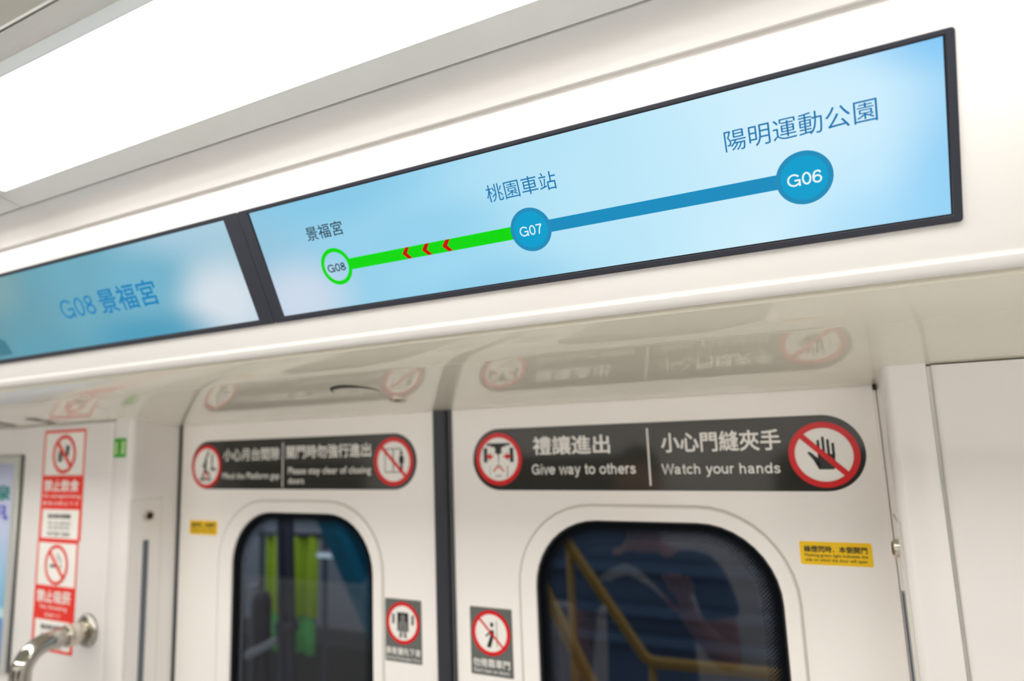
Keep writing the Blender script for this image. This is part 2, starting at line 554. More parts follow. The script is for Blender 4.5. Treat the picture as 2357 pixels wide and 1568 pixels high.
# soffit over the doors, curving up to the lip of the display panel
soff = [(-0.015, 1.9024), (-0.065, 1.9100), (-0.115, 1.9179), (-0.165, 1.9267), (-0.215, 1.9359), (-0.2752, 1.9484),
        (-0.2756, 1.9496), (-0.2764, 1.9496), (-0.2768, 1.9488), (-0.306, 1.9554), (-0.318, 1.9597), (-0.330, 1.9645), (-0.3405, 1.9697)]
back = [(0.10, 2.20), (0.10, 1.915), (0.06, 1.9024)]
struct(smooth_by_angle(extrude_yz('trim_1', soff + [(-0.3405, 2.05), (-0.20, 2.20)] + back, X0, X1, M['soffit']), 15))
def fp(v, o=0.0):
    p = LIP + UPF*v + Vector((0, -0.8944272, -0.4472136))*o
    return (p.y, p.z)
panel = [fp(-0.0015, -0.0085), fp(-0.0012, -0.002), fp(-0.0004, 0.0006), fp(0.0012, 0.0016), fp(0.0060, 0.0020), fp(0.0102, 0.0022), fp(0.0115, 0.0020), fp(0.0128, 0.0011),
         fp(0.0140, 0.0003), fp(0.0165, 0.0), fp(0.2205, 0.0), fp(0.2222, -0.0012), fp(0.2225, -0.006), fp(0.2225, -0.03), fp(-0.0015, -0.03)]
struct(smooth_by_angle(extrude_yz('trim_2', panel, X0, X1, M['white']), 40))
cove = [fp(0.2276, -0.02), fp(0.2276, -0.0015), fp(0.2288, 0.0), fp(0.2330, 0.0), fp(0.2380, 0.0002)] + [(-0.4588, 2.1893), (-0.4612, 2.1930), (-0.4645, 2.1960), (-0.4690, 2.1985), (-0.4760, 2.2012), (-0.4850, 2.2035), (-0.4940, 2.2052)] + \
       [(-0.4945, 2.2075), (-0.47, 2.23), (-0.44, 2.23)]
struct(smooth_by_angle(extrude_yz('trim_3', cove, X0, X1, M['white']), 40))
struct(extrude_yz('trim_4', [fp(0.2215, -0.0062), fp(0.2290, -0.0062), fp(0.2290, -0.02), fp(0.2215, -0.02)], X0, X1, M['white']))

struct(box('trim_16', (X0, -0.500, 2.2120), (X1, -0.490, 2.2200), M['black']))
# ceiling: the middle panel between the two light troughs, and the upper deck over everything
struct(extrude_yz('ceiling', [(-0.7265, 2.2056), (-0.7300, 2.2040), (-0.80, 2.212), (-1.0, 2.228), (-1.3, 2.235), (-1.6, 2.228), (-1.80, 2.212), (-1.8735, 2.2056), (-1.8735, 2.26), (-0.7265, 2.26)], X0, X1, M['ceil']))
struct(box('trim_5', (X0, YB, 2.262), (X1, 0.10, 2.30), M['black']))

# side wall beside the doorway
def wall_panel(name, x0, x1):
    r = 0.004
    return struct(extrude_xy(name, [(x0, -0.085), (x0, -0.115+r), (x0+r*0.3, -0.115+r*0.3), (x0+r, -0.115), (x1-r, -0.115), (x1-r*0.3, -0.115+r*0.3), (x1, -0.115+r), (x1, -0.085)], 0.0, 1.9155, M['wall']))
wall_panel('wall_left', X0, -0.7620)
wall_panel('wall_right', 0.7300, X1)

def post_profile(xj, xw):                         # xj = jamb face, xw = seam to the wall panel
    s = 1 if xw > xj else -1
    r = 0.012
    arc = [(xj + s*(r - r*math.cos(a)), -0.115 + (r - r*math.sin(a))) for a in [PI/2*i/8 for i in range(9)]]
    rr = 0.003
    return [(xj, 0.04)] + arc + [(xw-s*rr, -0.115), (xw-s*rr*0.3, -0.115+rr*0.3), (xw, -0.115+rr), (xw, 0.04)]
struct(smooth_by_angle(extrude_xy('trim_6', post_profile(-0.700, -0.7590), 0.0, 1.9190, M['wall']), 40))
struct(smooth_by_angle(extrude_xy('trim_7', post_profile(0.680, 0.7262), 0.0, 1.9190, M['wall']), 40))

struct(box('trim_14', (X0, -0.108, 0.0), (-0.7585, -0.03, 1.9150), M['alu']))
struct(box('trim_15', (0.7256, -0.108, 0.0), (X1, -0.03, 1.9150), M['alu']))
struct(box('trim_17', (0.6755, -0.0150, 1.8955), (0.6795, -0.0020, 1.9045), M['black']))
# far side and ends of the car, behind the camera
struct(box('wall_back', (X0, YB-0.04, 0.0), (X1, YB, 2.262), M['wall']))
struct(box('wall_end', (X0-0.04, YB, 0.0), (X0, 0.04, 2.262), M['wall']))
struct(box('wall_far_end', (X1, YB, 0.0), (X1+0.04, 0.04, 2.262), M['wall']))
for k, x in enumerate((-2.9, -1.0, 0.95, 2.9)):
    w = thing('window_%d' % (k+3), f_door(x, 1.30, YB), kind='structure')
    w.rotation_euler = (PI/2, 0, PI)
    slab('pane', rrect(-0.62, -0.42, 0.62, 0.42, 0.10), 0.002, 0.006, M['dark_win'], w)
    holed('window_frame', rrect(-0.66, -0.46, 0.66, 0.46, 0.13), rrect(-0.62, -0.42, 0.62, 0.42, 0.10), 0.0, 0.014, M['white'], w, 0.003)

# ------------------------------------------------------------------ sliding doors
def door(name, x0, x1, ox0, ox1, fx0, fx1, sx0, sx1, inner_left):
    d = thing(name, f_door(0, 0), kind='structure')
    top = 1.925
    holed('leaf', rect(x0, 0.03, x1, top), rrect(ox0-0.004, 0.95, ox1+0.004, 1.7205, 0.112), -0.034, 0.0, M['door'], d)
    holed('window_frame', rrect(fx0, 0.915, fx1, 1.7385, 0.128), rrect(ox0, 0.95, ox1, 1.7165, 0.108), -0.012, 0.0035, M['door'], d, 0.0028)
    # grey ring painting the shadow in the groove around the window
    holed('groove_shade_ring', rrect(fx0-0.0035, 0.9115, fx1+0.0035, 1.742, 0.1315), rrect(fx0+0.001, 0.916, fx1-0.001, 1.7375, 0.127), -0.010, 0.0006, M['seam'], d)
    holed('gasket', rrect(ox0-0.001, 0.949, ox1+0.001, 1.7175, 0.109), rrect(ox0+0.003, 0.953, ox1-0.003, 1.7135, 0.105), -0.016, -0.002, M['black'], d)
    slab('pane', rrect(ox0-0.003, 0.947, ox1+0.003, 1.7195, 0.111), -0.0150, -0.0110, M['glass'], d)
    # dotted black print along the pane's edge
    bm = bmesh.new()
    lay = bm.verts.layers.float.new('edge')
    steps = 4; rows = []
    for s in range(steps+1):
        t = s/steps; g = 0.030*t
        row = []
        for x, y in rrect(ox0+g, 0.95+g, ox1-g, 1.7165-g, 0.108-g*0.8):
            v = bm.verts.new((x, y, -0.0105)); v[lay] = 1.0 - t*0.82 if s else 1.2
            row.append(v)
        rows.append(row)
    for a, b in zip(rows, rows[1:]):
        n = len(a)
        for i in range(n):
            bm.faces.new((a[i], a[(i+1) % n], b[(i+1) % n], b[i]))
    bmesh.ops.recalc_face_normals(bm, faces=bm.faces)
    bm_obj('frit_band', bm, M['frit'], d)
    # rubber along the meeting edge
    r = 0.004
    lo, hi = sx0, sx1
    o = extrude_xy('edge_seal', [(lo, 0.030), (lo, -0.002), (lo+r, -0.006), (hi-r, -0.006), (hi, -0.002), (hi, 0.030)], 0.03, top, M['rubber'] if inner_left else M['rubber2'])
    o.parent = d; o.matrix_parent_inverse = d.matrix_world.inverted()
    # rubber along the jamb
    if inner_left: o = extrude_xy('jamb_seal', [(-0.7000, 0.03), (-0.7000, 0.0), (-0.6990, -0.004), (-0.6945, -0.004), (-0.6935, 0.0), (-0.6935, 0.03)], 0.03, top, M['black'])
    else:          o = extrude_xy('jamb_seal', [(0.6800, 0.03), (0.6800, 0.0), (0.6790, -0.004), (0.6765, -0.004), (0.6755, 0.0), (0.6755, 0.03)], 0.03, top, M['door'])
    o.parent = d; o.matrix_parent_inverse = d.matrix_world.inverted()
    return d
door('door_1', -0.6935, -0.0225, -0.5270, -0.1600, -0.5650, -0.1390, -0.0225, 0.0060, True)
door('door_2', 0.0170, 0.6755, 0.1690, 0.5400, 0.1410, 0.5600, 0.0085, 0.0170, False)
struct(box('trim_8', (0.0058, 0.004, 0.03), (0.0090, 0.03, 1.925), M['black']))

# ------------------------------------------------------------------ strip lights
def ceiling_light(x0, x1, y0, y1, label, s=1):
    """y0 = edge next to the wall side, y1 = edge next to the middle of the car"""
    t = thing('ceiling_light', Matrix.Translation((0, 0, 0)), label, 'light', 'strip lights along the ceiling')
    a, b = (y0, y1)
    z = 2.2145
    # diffuser with clipped corners
    c = 0.010
    pl = [(x0+c, a), (x0, a-s*c), (x0, b+s*c), (x0+c, b), (x1-c, b), (x1, b+s*c), (x1, a-s*c), (x1-c, a)]
    bm = bmesh.new()
    lo = [bm.verts.new((x, y, z)) for x, y in pl]; hi = [bm.verts.new((x, y, z+0.004)) for x, y in pl]
    bm.faces.new(lo); bm.faces.new(hi[::-1])
    for i in range(8):
        j = (i+1) % 8
        bm.faces.new((lo[i], lo[j], hi[j], hi[i]))
    bmesh.ops.recalc_face_normals(bm, faces=bm.faces)
    bm_obj('diffuser', bm, M['diffuser'] if s > 0 else M['diffuser_far_fill'], t)
    fx0, fx1 = x0-0.0235, x1+0.0235
    o = extrude_yz('frame_rail', [(a+s*0.0320, 2.2056), (a+s*0.0315, 2.2090), (a+s*0.0305, 2.25), (a-s*0.001, 2.25), (a-s*0.001, 2.2140), (a+s*0.001, 2.2136)], fx0, fx1, M['frame_light'], t)
    o = extrude_yz('frame_rail', [(b-s*0.0410, 2.2060), (b-s*0.0400, 2.2068), (b-s*0.0290, 2.2075), (b-s*0.0285, 2.2088), (b-s*0.0165, 2.2105), (b-s*0.0160, 2.2095), (b-s*0.0010, 2.2136), (b+s*0.001, 2.2140), (b+s*0.001, 2.25), (b-s*0.0395, 2.25)], fx0, fx1, M['frame_light'], t)
    box('end_cap', (fx0, min(a, b), 2.2128), (x0+0.001, max(a, b), 2.25), M['frame_light'], t)
    box('end_cap', (x1-0.001, min(a, b), 2.2128), (fx1, max(a, b), 2.25), M['frame_light'], t)
    return t
ceiling_light(-0.3665, 0.98, -0.5295, -0.6830, 'long white glowing strip light above the route displays')
ceiling_light(-2.40, -0.4165, -0.5295, -0.6830, 'white strip light end to end beyond the joint at upper left')
ceiling_light(1.62, 3.50, -0.5295, -0.6830, 'white strip light following on to the right of the long one')
ceiling_light(-2.40, -0.4165, -2.17, -1.9170, 'unseen strip light over the far side, widened as fill, left half', s=-1)  # far strips out of view, made wider and stronger as fill light
ceiling_light(-0.3665, 1.60, -2.17, -1.9170, 'unseen strip light over the far side, widened as fill, middle', s=-1)
ceiling_light(1.65, 3.60, -2.17, -1.9170, 'unseen strip light over the far side, widened as fill, right half', s=-1)

# ------------------------------------------------------------------ route displays in the overhead panel
INK_BLUE = screen_ink('screen_blue', (20, 118, 174))
INK_BAR = screen_ink('screen_bar_blue', (18, 140, 190))
INK_DISC = screen_ink('screen_disc_blue', (0, 158, 206))
INK_RIM = screen_ink('screen_disc_rim', (30, 140, 186))
INK_GREEN = screen_ink('screen_green', (0, 216, 0))
INK_RED = screen_ink('screen_red', (196, 0, 0))
INK_WHITE = screen_ink('screen_white', (232, 246, 250))
INK_DARK = screen_ink('screen_navy', (22, 44, 62))
INK_CYAN = screen_ink('screen_cyan', (8, 128, 184))

def display(label, x0, x1, pic):
    d = thing('information_display', f_fascia(0, 0), label, 'display', 'route displays over the doors')
    y0, y1 = 0.0435, 0.1920
    sx0, sx1, sy0, sy1 = x0+0.0190 if x0 < -0.5 else -0.0065, x1, 0.0502, 0.1882
    return d
def bezel(d, ox0, oy0, ox1, oy1, ix0, iy0, ix1, iy1, r=0.003):
    holed('bezel', rrect(ox0, oy0, ox1, oy1, r, 4), rect(ix0, iy0, ix1, iy1), -0.006, 0.0022, M['bezel'], d, 0.0008)
    holed('bezel_lip', rect(ix0-0.0006, iy0-0.0006, ix1+0.0006, iy1+0.0006), rect(ix0+0.0012, iy0+0.0012, ix1-0.0012, iy1-0.0010), -0.001, 0.0016, M['bezel_in'], d)

pic_r = screen_picture('route_map_picture', [(0.0, (150, 198, 222)), (0.18, (150, 208, 234)), (0.40, (162, 218, 242)), (0.60, (182, 228, 247)),
    (0.80, (205, 238, 252)), (0.92, (190, 231, 252)), (1.0, (150, 210, 246))], -0.0065, 0.727,
    [(0.03, 0.07, 0.12, 0.075, (205, 218, 234), 0.95), (0.12, 0.19, 0.22, 0.06, (128, 198, 230), 0.7), (0.24, 0.12, 0.12, 0.05, (140, 205, 234), 0.6),
     (0.30, 0.045, 0.16, 0.05, (138, 202, 232), 0.6), (0.36, 0.17, 0.12, 0.05, (182, 226, 246), 0.6), (0.50, 0.13, 0.2, 0.09, (190, 232, 249), 0.5),
     (0.64, 0.15, 0.12, 0.08, (214, 241, 253), 0.7), (0.74, 0.20, 0.10, 0.05, (120, 195, 245), 0.75), (0.74, 0.05, 0.16, 0.05, (150, 212, 246), 0.6)])
d = thing('information_display', f_fascia(0, 0), 'long lit route map display with three stations G08, G07 and G06', 'display', 'route displays over the doors')
bezel(d, -0.0240, 0.0437, 0.7335, 0.1925, -0.0070, 0.0500, 0.7268, 0.1884)
slab('screen', rect(-0.0066, 0.0504, 0.7264, 0.1880), -0.004, 0.0006, pic_r, d)
Z1, Z2, Z3 = 0.0009, 0.0011, 0.0013
YC = 0.1021
printed('route_line', [rect(0.124, 0.0952, 0.345, 0.1088)], Z1, INK_GREEN, d, 'green route line between the first two stations')
printed('route_line', [rect(0.380, 0.0959, 0.601, 0.1087)], Z1, INK_BAR, d, 'blue route line between the last two stations')
def chev(x):
    h = 0.0066
    return [(x, YC), (x+0.0056, YC+h), (x+0.0116, YC+h), (x+0.0066, YC), (x+0.0122, YC-h), (x+0.0062, YC-h)]
for x in (0.1992, 0.2262, 0.2532):
    p = chev(x)
    printed('chevron', [[p[0], p[3], p[2], p[1]], [p[0], p[5], p[4], p[3]]], Z2, INK_RED, d)
def station(name, x, ring):
    if ring:
        o = printed(name, ring_polys(x, YC, 0.0177, 0.0228), Z2, INK_GREEN, d, 'green ring of station G08')
        return o
    o = printed(name, [ellipse(x, YC, 0.0228)], Z2, INK_RIM, d, None)
    printed('disc_centre', [ellipse(x, YC, 0.0188)], 0.0002+Z2, INK_DISC, o)
    return o
station('station_ring', 0.1020, True)
station('station_disc', 0.3615, False)
station('station_disc', 0.6212, False)
lettering('station_code', 'G08', 0.0882, 0.0960, 0.1155, 0.1058, Z3+0.0002, INK_DARK, d, 0.15, gap=-0.015)
lettering('station_code', 'G07', 0.3488, 0.0962, 0.3745, 0.1066, Z3+0.0002, INK_WHITE, d, 0.125, gap=-0.015)
lettering('station_code', 'G06', 0.6075, 0.0960, 0.6350, 0.1068, Z3+0.0002, INK_WHITE, d, 0.14, gap=-0.015)
text('station_name', '景福宮', 0.0718, 0.1380, 0.1278, 0.1550, Z1, INK_DARK, d, 0.005)
text('station_name', '桃園車站', 0.3213, 0.1374, 0.3996, 0.1556, Z1, INK_BLUE, d)
text('station_name', '陽明運動公園', 0.5610, 0.1366, 0.6794, 0.1550, Z1, INK_BLUE, d)

pic_l = screen_picture('next_stop_picture', [(0.0, (98, 146, 156)), (0.25, (100, 156, 172)), (0.50, (106, 168, 188)), (0.75, (118, 178, 200)), (1.0, (160, 200, 217))], -0.72, -0.05,
    [(-0.12, 0.20, 0.22, 0.07, (176, 208, 226), 0.7), (-0.10, 0.085, 0.13, 0.085, (214, 224, 233), 1.0), (-0.28, 0.05, 0.20, 0.06, (60, 150, 184), 0.75),
     (-0.25, 0.13, 0.13, 0.06, (110, 178, 204), 0.6), (-0.62, 0.17, 0.14, 0.07, (130, 164, 166), 0.7), (-0.55, 0.05, 0.2, 0.06, (86, 158, 180), 0.6)])
d = thing('information_display', f_fascia(0, 0), 'tilted teal display at left reading G08 with large station name', 'display', 'route displays over the doors')
bezel(d, -0.8080, 0.0437, -0.0246, 0.1925, -0.7860, 0.0500, -0.0495, 0.1878)
slab('screen', rect(-0.7856, 0.0504, -0.0499, 0.1874), -0.004, 0.0006, pic_l, d)
lettering('station_code', 'G08', -0.4545, 0.1000, -0.3690, 0.1300, Z1, INK_CYAN, d, 0.115, gap=-0.015)
text('station_name', '景福宮', -0.3570, 0.0965, -0.2240, 0.1350, Z1, INK_CYAN, d, 0.012)
printed('reflection_patch', [[(-0.70, 0.056), (-0.635, 0.058), (-0.640, 0.082), (-0.665, 0.094), (-0.70, 0.090)]], Z1, screen_ink('reflection_patch_teal', (58, 120, 138)), d)  # dark reflection on the display, painted as a flat patch

# ------------------------------------------------------------------ door signs
def disc_sign(parent, cx, cy, ro, ri, z, bar=False, ring=None, w=None):
    ring = ring or M['red']
    printed('sign_disc', [ellipse(cx, cy, ri+0.001)], z, M['paper'], parent)
    printed('sign_ring', ring_polys(cx, cy, ri, ro), z+0.0008, ring, parent)
    if bar:
        a = math.radians(135); k = (ri+ro)/2
        printed('sign_slash', [stroke((cx+k*math.cos(a), cy+k*math.sin(a)), (cx-k*math.cos(a), cy-k*math.sin(a)), w or (ro-ri)*0.95)], z+0.0006, ring, parent)

def hand_polys(cx, cy, s):
    P = [[(-.36, -.10), (-.16, -.55), (.34, -.55), (.42, -.47), (.42, .02), (-.16, .02), (-.16, -.14)],
         [(-.36, -.10), (-.16, -.30), (-.16, -.55)],
         [(-.10, -.50), (-.52, .08), (-.46, .12), (-.38, .09), (-.14, -.15)]]
    for x, t in ((-.11, .56), (.06, .68), (.22, .58), (.385, .44)):
        P.append([(x-.05, -.1), (x+.05, -.1), (x+.05, t-.05), (x+.03, t-.01), (x, t), (x-.03, t-.01), (x-.05, t-.05)])
    return [[(cx+px*s, cy+py*s) for px, py in p] for p in P]

def door_label(label, x0, x1):
    t = thing('door_notice', f_door(0, 0), label, 'sign', 'long dark notices across the doors')
    slab('film', rrect(x0, 1.7625, x1, 1.8655, 0.0514, 16), 0.0, 0.0008, M['label'], t)
    return t
A, B_, C_ = 0.0010, 0.0012, 0.0022
t = door_label('long charcoal notice reading Give way to others and Watch your hands', 0.0590, 0.6597)
disc_sign(t, 0.1090, 1.8143, 0.0440, 0.0362, A)
# two riders passing a doorway
def rp(cx, cy, s, polys): return [[(cx+x*s, cy+y*s) for x, y in p] for p in polys]
printed('doorway', rp(0.1090, 1.8143, 0.0362, [rect(-.62, .62, .60, .74), rect(-.40, -.33, .36, .62), rect(-.80, -.15, -.60, .52), rect(.58, -.15, .78, .52),
        rect(-.48, -.80, -.44, .0), rect(.42, -.80, .46, .0), rect(-.48, -.80, .46, -.76)]), B_, M['ink'], t)
def rider(cx, f): return rp(0.1090, 1.8143, 0.0362, [ellipse(cx, .42, .13, .15, 16), [(cx-.26, .20), (cx-.14, .28), (cx+.14, .28), (cx+.26, .20), (cx+.28, -.28), (cx+.16, -.30), (cx+.10, -.85), (cx-.16, -.85), (cx-.16, -.30), (cx-.28, -.28)]])
printed('rider', rider(-.30, 1), B_+0.0002, M['paper'], t)
printed('rider', rider(.28, 1), B_+0.0002, M['paper'], t)
printed('red_arrow', rp(0.1090, 1.8143, 0.0362, [[(-.68, .12), (-.42, .30), (-.42, .20), (-.22, .12), (-.42, .04), (-.42, -.06)], [(.66, .12), (.40, .30), (.40, .20), (.20, .12), (.40, .04), (.40, -.06)],
        [(-.32, -.55), (-.16, -.36), (.12, -.36), (.28, -.55), (.22, -.60), (.08, -.42), (-.12, -.42), (-.26, -.60)]]), B_+0.0004, M['red'], t)
disc_sign(t, 0.6086, 1.8117, 0.0443, 0.0362, A, True)
printed('hand', hand_polys(0.6070, 1.8117, 0.0362), B_, M['ink'], t)
text('chinese_text', '禮讓進出', 0.1738, 1.8198, 0.3065, 1.8497, A, M['paper'], t, 0.014)
lettering('english_text', 'Give way to others', 0.1702, 1.7832, 0.3455, 1.8046, A, M['paper'], t, 0.14)
printed('divider', [rect(0.3660, 1.7700, 0.3684, 1.8565)], A, M['paper'], t)
text('chinese_text', '小心門縫夾手', 0.3875, 1.8192, 0.5555, 1.8485, A, M['paper'], t, 0.014)
lettering('english_text', 'Watch your hands', 0.3857, 1.7828, 0.5520, 1.8034, A, M['paper'], t, 0.14)

t = door_label('long charcoal notice reading Please stay clear of closing doors', -0.6597, -0.0595)
disc_sign(t, -0.6117, 1.8105, 0.0462, 0.0385, A)
printed('stepping_figure', rp(-0.6117, 1.8105, 0.0385, [stroke((.15, .88), (-.08, .40), .14), stroke((-.08, .40), (-.12, -.18), .22), stroke((-.14, .12), (-.36, .02), .12), stroke((-.12, -.18), (.30, -.50), .13),
        stroke((-.12, -.18), (-.34, -.62), .13)]), B_, M['ink'], t)
printed('train_edge', rp(-0.6117, 1.8105, 0.0385, [rect(.38, -.12, .50, .72), rect(.32, -.22, .78, -.08)]), B_+0.0002, M['ink'], t)
printed('platform_edge', rp(-0.6117, 1.8105, 0.0385, [[(-.62, -.66), (-.10, -.60), (-.10, -.80), (-.44, -.80)], [(.10, -.62), (.44, -.62), (.34, -.80), (.02, -.80)]]), B_+0.0004, M['soft'], t)
printed('warning_mark', rp(-0.6117, 1.8105, 0.0385, [stroke((-.18, -.30), (.18, -.42), .10), stroke((-.10, -.70), (.12, -.55), .10)]), B_+0.0005, M['red'], t)
disc_sign(t, -0.1105, 1.8138, 0.0445, 0.0365, A, True, w=0.0062)
printed('doorway', rp(-0.1105, 1.8138, 0.0365, frame_polys(-.56, -.56, .50, .66, .06) + [rect(-.06, -.50, .02, .60)]), B_, M['soft'], t)
printed('standing_figure', rp(-0.1105, 1.8138, 0.0365, [ellipse(.48, .42, .09, .10, 16), [(.34, .20), (.42, .30), (.56, .30), (.64, .20), (.64, -.08), (.57, -.10), (.55, -.52), (.44, -.52), (.41, -.10), (.34, -.08)]]), B_+0.0002, M['ink'], t)
text('chinese_text', '小心月台間隙', -0.5600, 1.8215, -0.3968, 1.8475, A, M['paper'], t, 0.010)
text('english_text', 'Mind the Platform gap', -0.5610, 1.7795, -0.3960, 1.7968, A, M['paper'], t, 0.004)
printed('divider', [rect(-0.3885, 1.7660, -0.3862, 1.8565)], A, M['paper'], t)
text('chinese_text', '關門時勿強行進出', -0.3772, 1.8235, -0.1628, 1.8495, A, M['paper'], t, 0.012)
text('english_text', 'Please stay clear of closing', -0.3720, 1.7885, -0.1630, 1.8062, A, M['paper'], t, 0.006)
text('english_text', 'doors', -0.3718, 1.7735, -0.3300, 1.7858, A, M['paper'], t, 0.006)

# small grey signs either side of the meeting edge
t = thing('door_sign', f_door(0, 0), 'small grey sign left of the door gap, passengers leaving first', 'sign', 'small grey signs by the door gap')
slab('film', rrect(-0.1333, 1.4647, -0.0548, 1.5712, 0.002, 4), 0.0, 0.0006, M['grey'], t)
cx, cy = -0.0942, 1.5310
disc_sign(t, cx, cy, 0.0357, 0.0295, 0.0008)
printed('doorway', rp(cx, cy, 0.0295, [rect(-.42, -.48, .40, .60), rect(-.78, -.08, -.62, .48), rect(.62, -.08, .78, .48)]), 0.0010, M['ink'], t)
printed('leaving_figure', rp(cx, cy, 0.0295, [ellipse(0, .32, .17, .18, 20), [(-.30, .0), (-.16, .14), (.16, .14), (.30, .0), (.32, -.40), (.22, -.42), (.30, -.85), (.06, -.85), (.02, -.10), (-.02, -.10), (-.06, -.85), (-.30, -.85), (-.22, -.42), (-.32, -.40)]]), 0.0012, M['soft'], t)
text('chinese_text', '乘客優先下車', -0.1318, 1.4768, -0.0572, 1.4890, 0.0008, M['paper'], t, 0.012)
text('english_text', 'Exiting Passengers First', -0.1308, 1.4672, -0.0582, 1.4738, 0.0008, M['paper'], t, 0.0)
t = thing('door_sign', f_door(0, 0), 'small grey sign right of the door gap, do not lean on doors', 'sign', 'small grey signs by the door gap')
slab('film', rrect(0.0436, 1.4636, 0.1224, 1.5708, 0.002, 4), 0.0, 0.0006, M['grey'], t)
cx, cy = 0.0832, 1.5310
disc_sign(t, cx, cy, 0.0358, 0.0296, 0.0008, True, w=0.0035)
printed('leaning_figure', rp(cx, cy, 0.0296, [ellipse(.06, .44, .11, .13, 20), [(-.06, .08), (.02, .18), (.16, .16), (.20, -.02), (.12, -.26), (-.08, -.30)], stroke((-.02, .06), (-.34, -.20), .10),
        [(-.10, -.26), (.14, -.24), (-.04, -.80), (-.30, -.76)]]), 0.0010, M['ink'], t)
printed('door_line', rp(cx, cy, 0.0296, [rect(.34, -.72, .39, .66)]), 0.0011, M['soft'], t)
text('chinese_text', '勿倚靠車門', 0.0476, 1.4765, 0.1163, 1.4898, 0.0008, M['paper'], t, 0.012)
text('english_text', "Don't lean on doors", 0.0490, 1.4680, 0.1148, 1.4742, 0.0008, M['paper'], t, 0.0)

# yellow stickers
for x0, x1, lab in ((-0.6610, -0.5745, 'small yellow sticker on the left door below the dark notice'), (0.5666, 0.6536, 'small yellow sticker on the right door beside the window')):
    t = thing('door_sticker', f_door(x0, 0), lab, 'sticker', 'yellow door light stickers')
    w = x1-x0
    slab('film', rrect(0, 1.6658, w, 1.6960, 0.0025, 5), 0.0, 0.0005, M['yellow'], t)
    text('chinese_text', '綠燈閃時．本側開門', 0.0055, 1.6822, w-0.0055, 1.6908, 0.0007, M['ink'], t, 0.022)
    text('english_text', 'Flashing green light indicates the', 0.0055, 1.6753, w-0.0055, 1.6803, 0.0007, M['ink'], t, 0.01)
    text('english_text', 'side on which the door will open', 0.0062, 1.6692, w-0.0070, 1.6742, 0.0007, M['ink'], t, 0.01)

# red prohibition stickers on the left wall
def prohibition(name_label, x0, x1, top, mid, bot, wb0, wb1, bold_text, en1, en2, fine):
    t = thing('prohibition_sticker', f_wall(0, 0), name_label, 'sticker', 'red prohibition stickers on the left wall')
    slab('film', rrect(x0, bot, x1, top, 0.003, 5), 0.0, 0.0005, M['paper'], t)
    printed('border', frame_polys(x0, mid-0.002, x1, top, 0.0058), 0.0009, M['orange'], t)
    printed('caption_block', [rect(x0, wb1, x1, mid), rect(x0, bot, x0+0.0095, wb1), rect(x1-0.0105, bot, x1, wb1), rect(x0+0.0095, bot, x1-0.0105, wb0)], 0.0007, M['orange'], t)
    h = mid-wb1
    text('chinese_text', bold_text, x0+0.010, mid-0.032, x1-0.016, mid-0.0055, 0.0010, M['paper'], t, 0.022)
    text('english_text', en1, *((x0+0.008, mid-0.0475, x1-0.008, mid-0.0375) if len(en1) > 12 else (x0+0.026, mid-0.048, x1-0.028, mid-0.037)), 0.0010, M['paper'], t, 0.006)
    text('japanese_text', en2, *((x0+0.008, mid-0.0620, x1-0.012, mid-0.0530) if len(en1) > 12 else (x0+0.045, mid-0.0620, x1-0.050, mid-0.0540)), 0.0010, M['paper'], t, 0.0)
    bx0, bx1 = x0+0.032, x1-0.040
    text('notice_title', fine[0], bx0, wb1-0.0195, bx1, wb1-0.0095, 0.0010, M['ink'], t, 0.02)
    text('notice_line', fine[1], bx0, wb1-0.0330, bx1, wb1-0.0265, 0.0010, M['soft'], t)
    text('notice_line', fine[2], bx0, wb1-0.0425, bx1, wb1-0.0365, 0.0010, M['soft'], t)
    text('notice_amount', fine[3], bx0+0.002, wb1-0.0590, bx1, wb1-0.0485, 0.0010, M['ink'], t, 0.0)
    return t
t = prohibition('red and white no eating or drinking sticker, upper of two on the left wall', -1.0145, -0.8570, 1.9035, 1.7985, 1.6615, 1.6650, 1.7275,
                '禁止飲食', 'No eating/drinking', '飲食は禁止です', ('違反規定者罰鍰', '依法處罰', '違者罰款', 'NT$7,500'))
disc_sign(t, -0.9345, 1.8490, 0.0432, 0.0355, 0.0008, True, M['orange'], 0.0090)
printed('burger', rp(-0.9345, 1.8490, 0.0365, [rect(-.66, -.22, -.14, -.02), [(-.64, .02), (-.14, .02), (-.22, .18), (-.40, .22), (-.58, .18)], rect(-.64, -.44, -.16, -.26)]), 0.0010, M['ink'], t)
printed('drink_cup', rp(-0.9345, 1.8490, 0.0365, [[(.10, .52), (.54, .54), (.46, -.10), (.20, -.12)]]), 0.0011, M['ink'], t)
t = prohibition('red and white no smoking sticker, lower of two behind the steel rail', -1.0155, -0.8630, 1.6612, 1.5600, 1.4270, 1.4330, 1.4918,
                '禁止吸菸', 'No Smoking', '禁煙です', ('違反規定者罰鍰', '依法處罰', '違者罰款', 'NT$10,000'))
disc_sign(t, -0.9390, 1.6088, 0.0428, 0.0360, 0.0008, True, M['orange'], 0.0080)
printed('cigarette', rp(-0.9390, 1.6088, 0.0368, [rect(-.64, -.16, .02, .0), rect(.36, -.16, .42, .0), rect(.46, -.16, .52, .0)]), 0.0010, M['ink'], t)
printed('smoke', rp(-0.9390, 1.6088, 0.0368, [stroke((.50, .12), (.42, .38), .05), stroke((.42, .38), (.18, .46), .05), stroke((.18, .46), (.10, .70), .05), stroke((.36, .14), (.30, .26), .05), stroke((.30, .26), (.08, .34), .05), stroke((.08, .34), (.0, .6), .05)]), 0.0011, M['soft'], t)

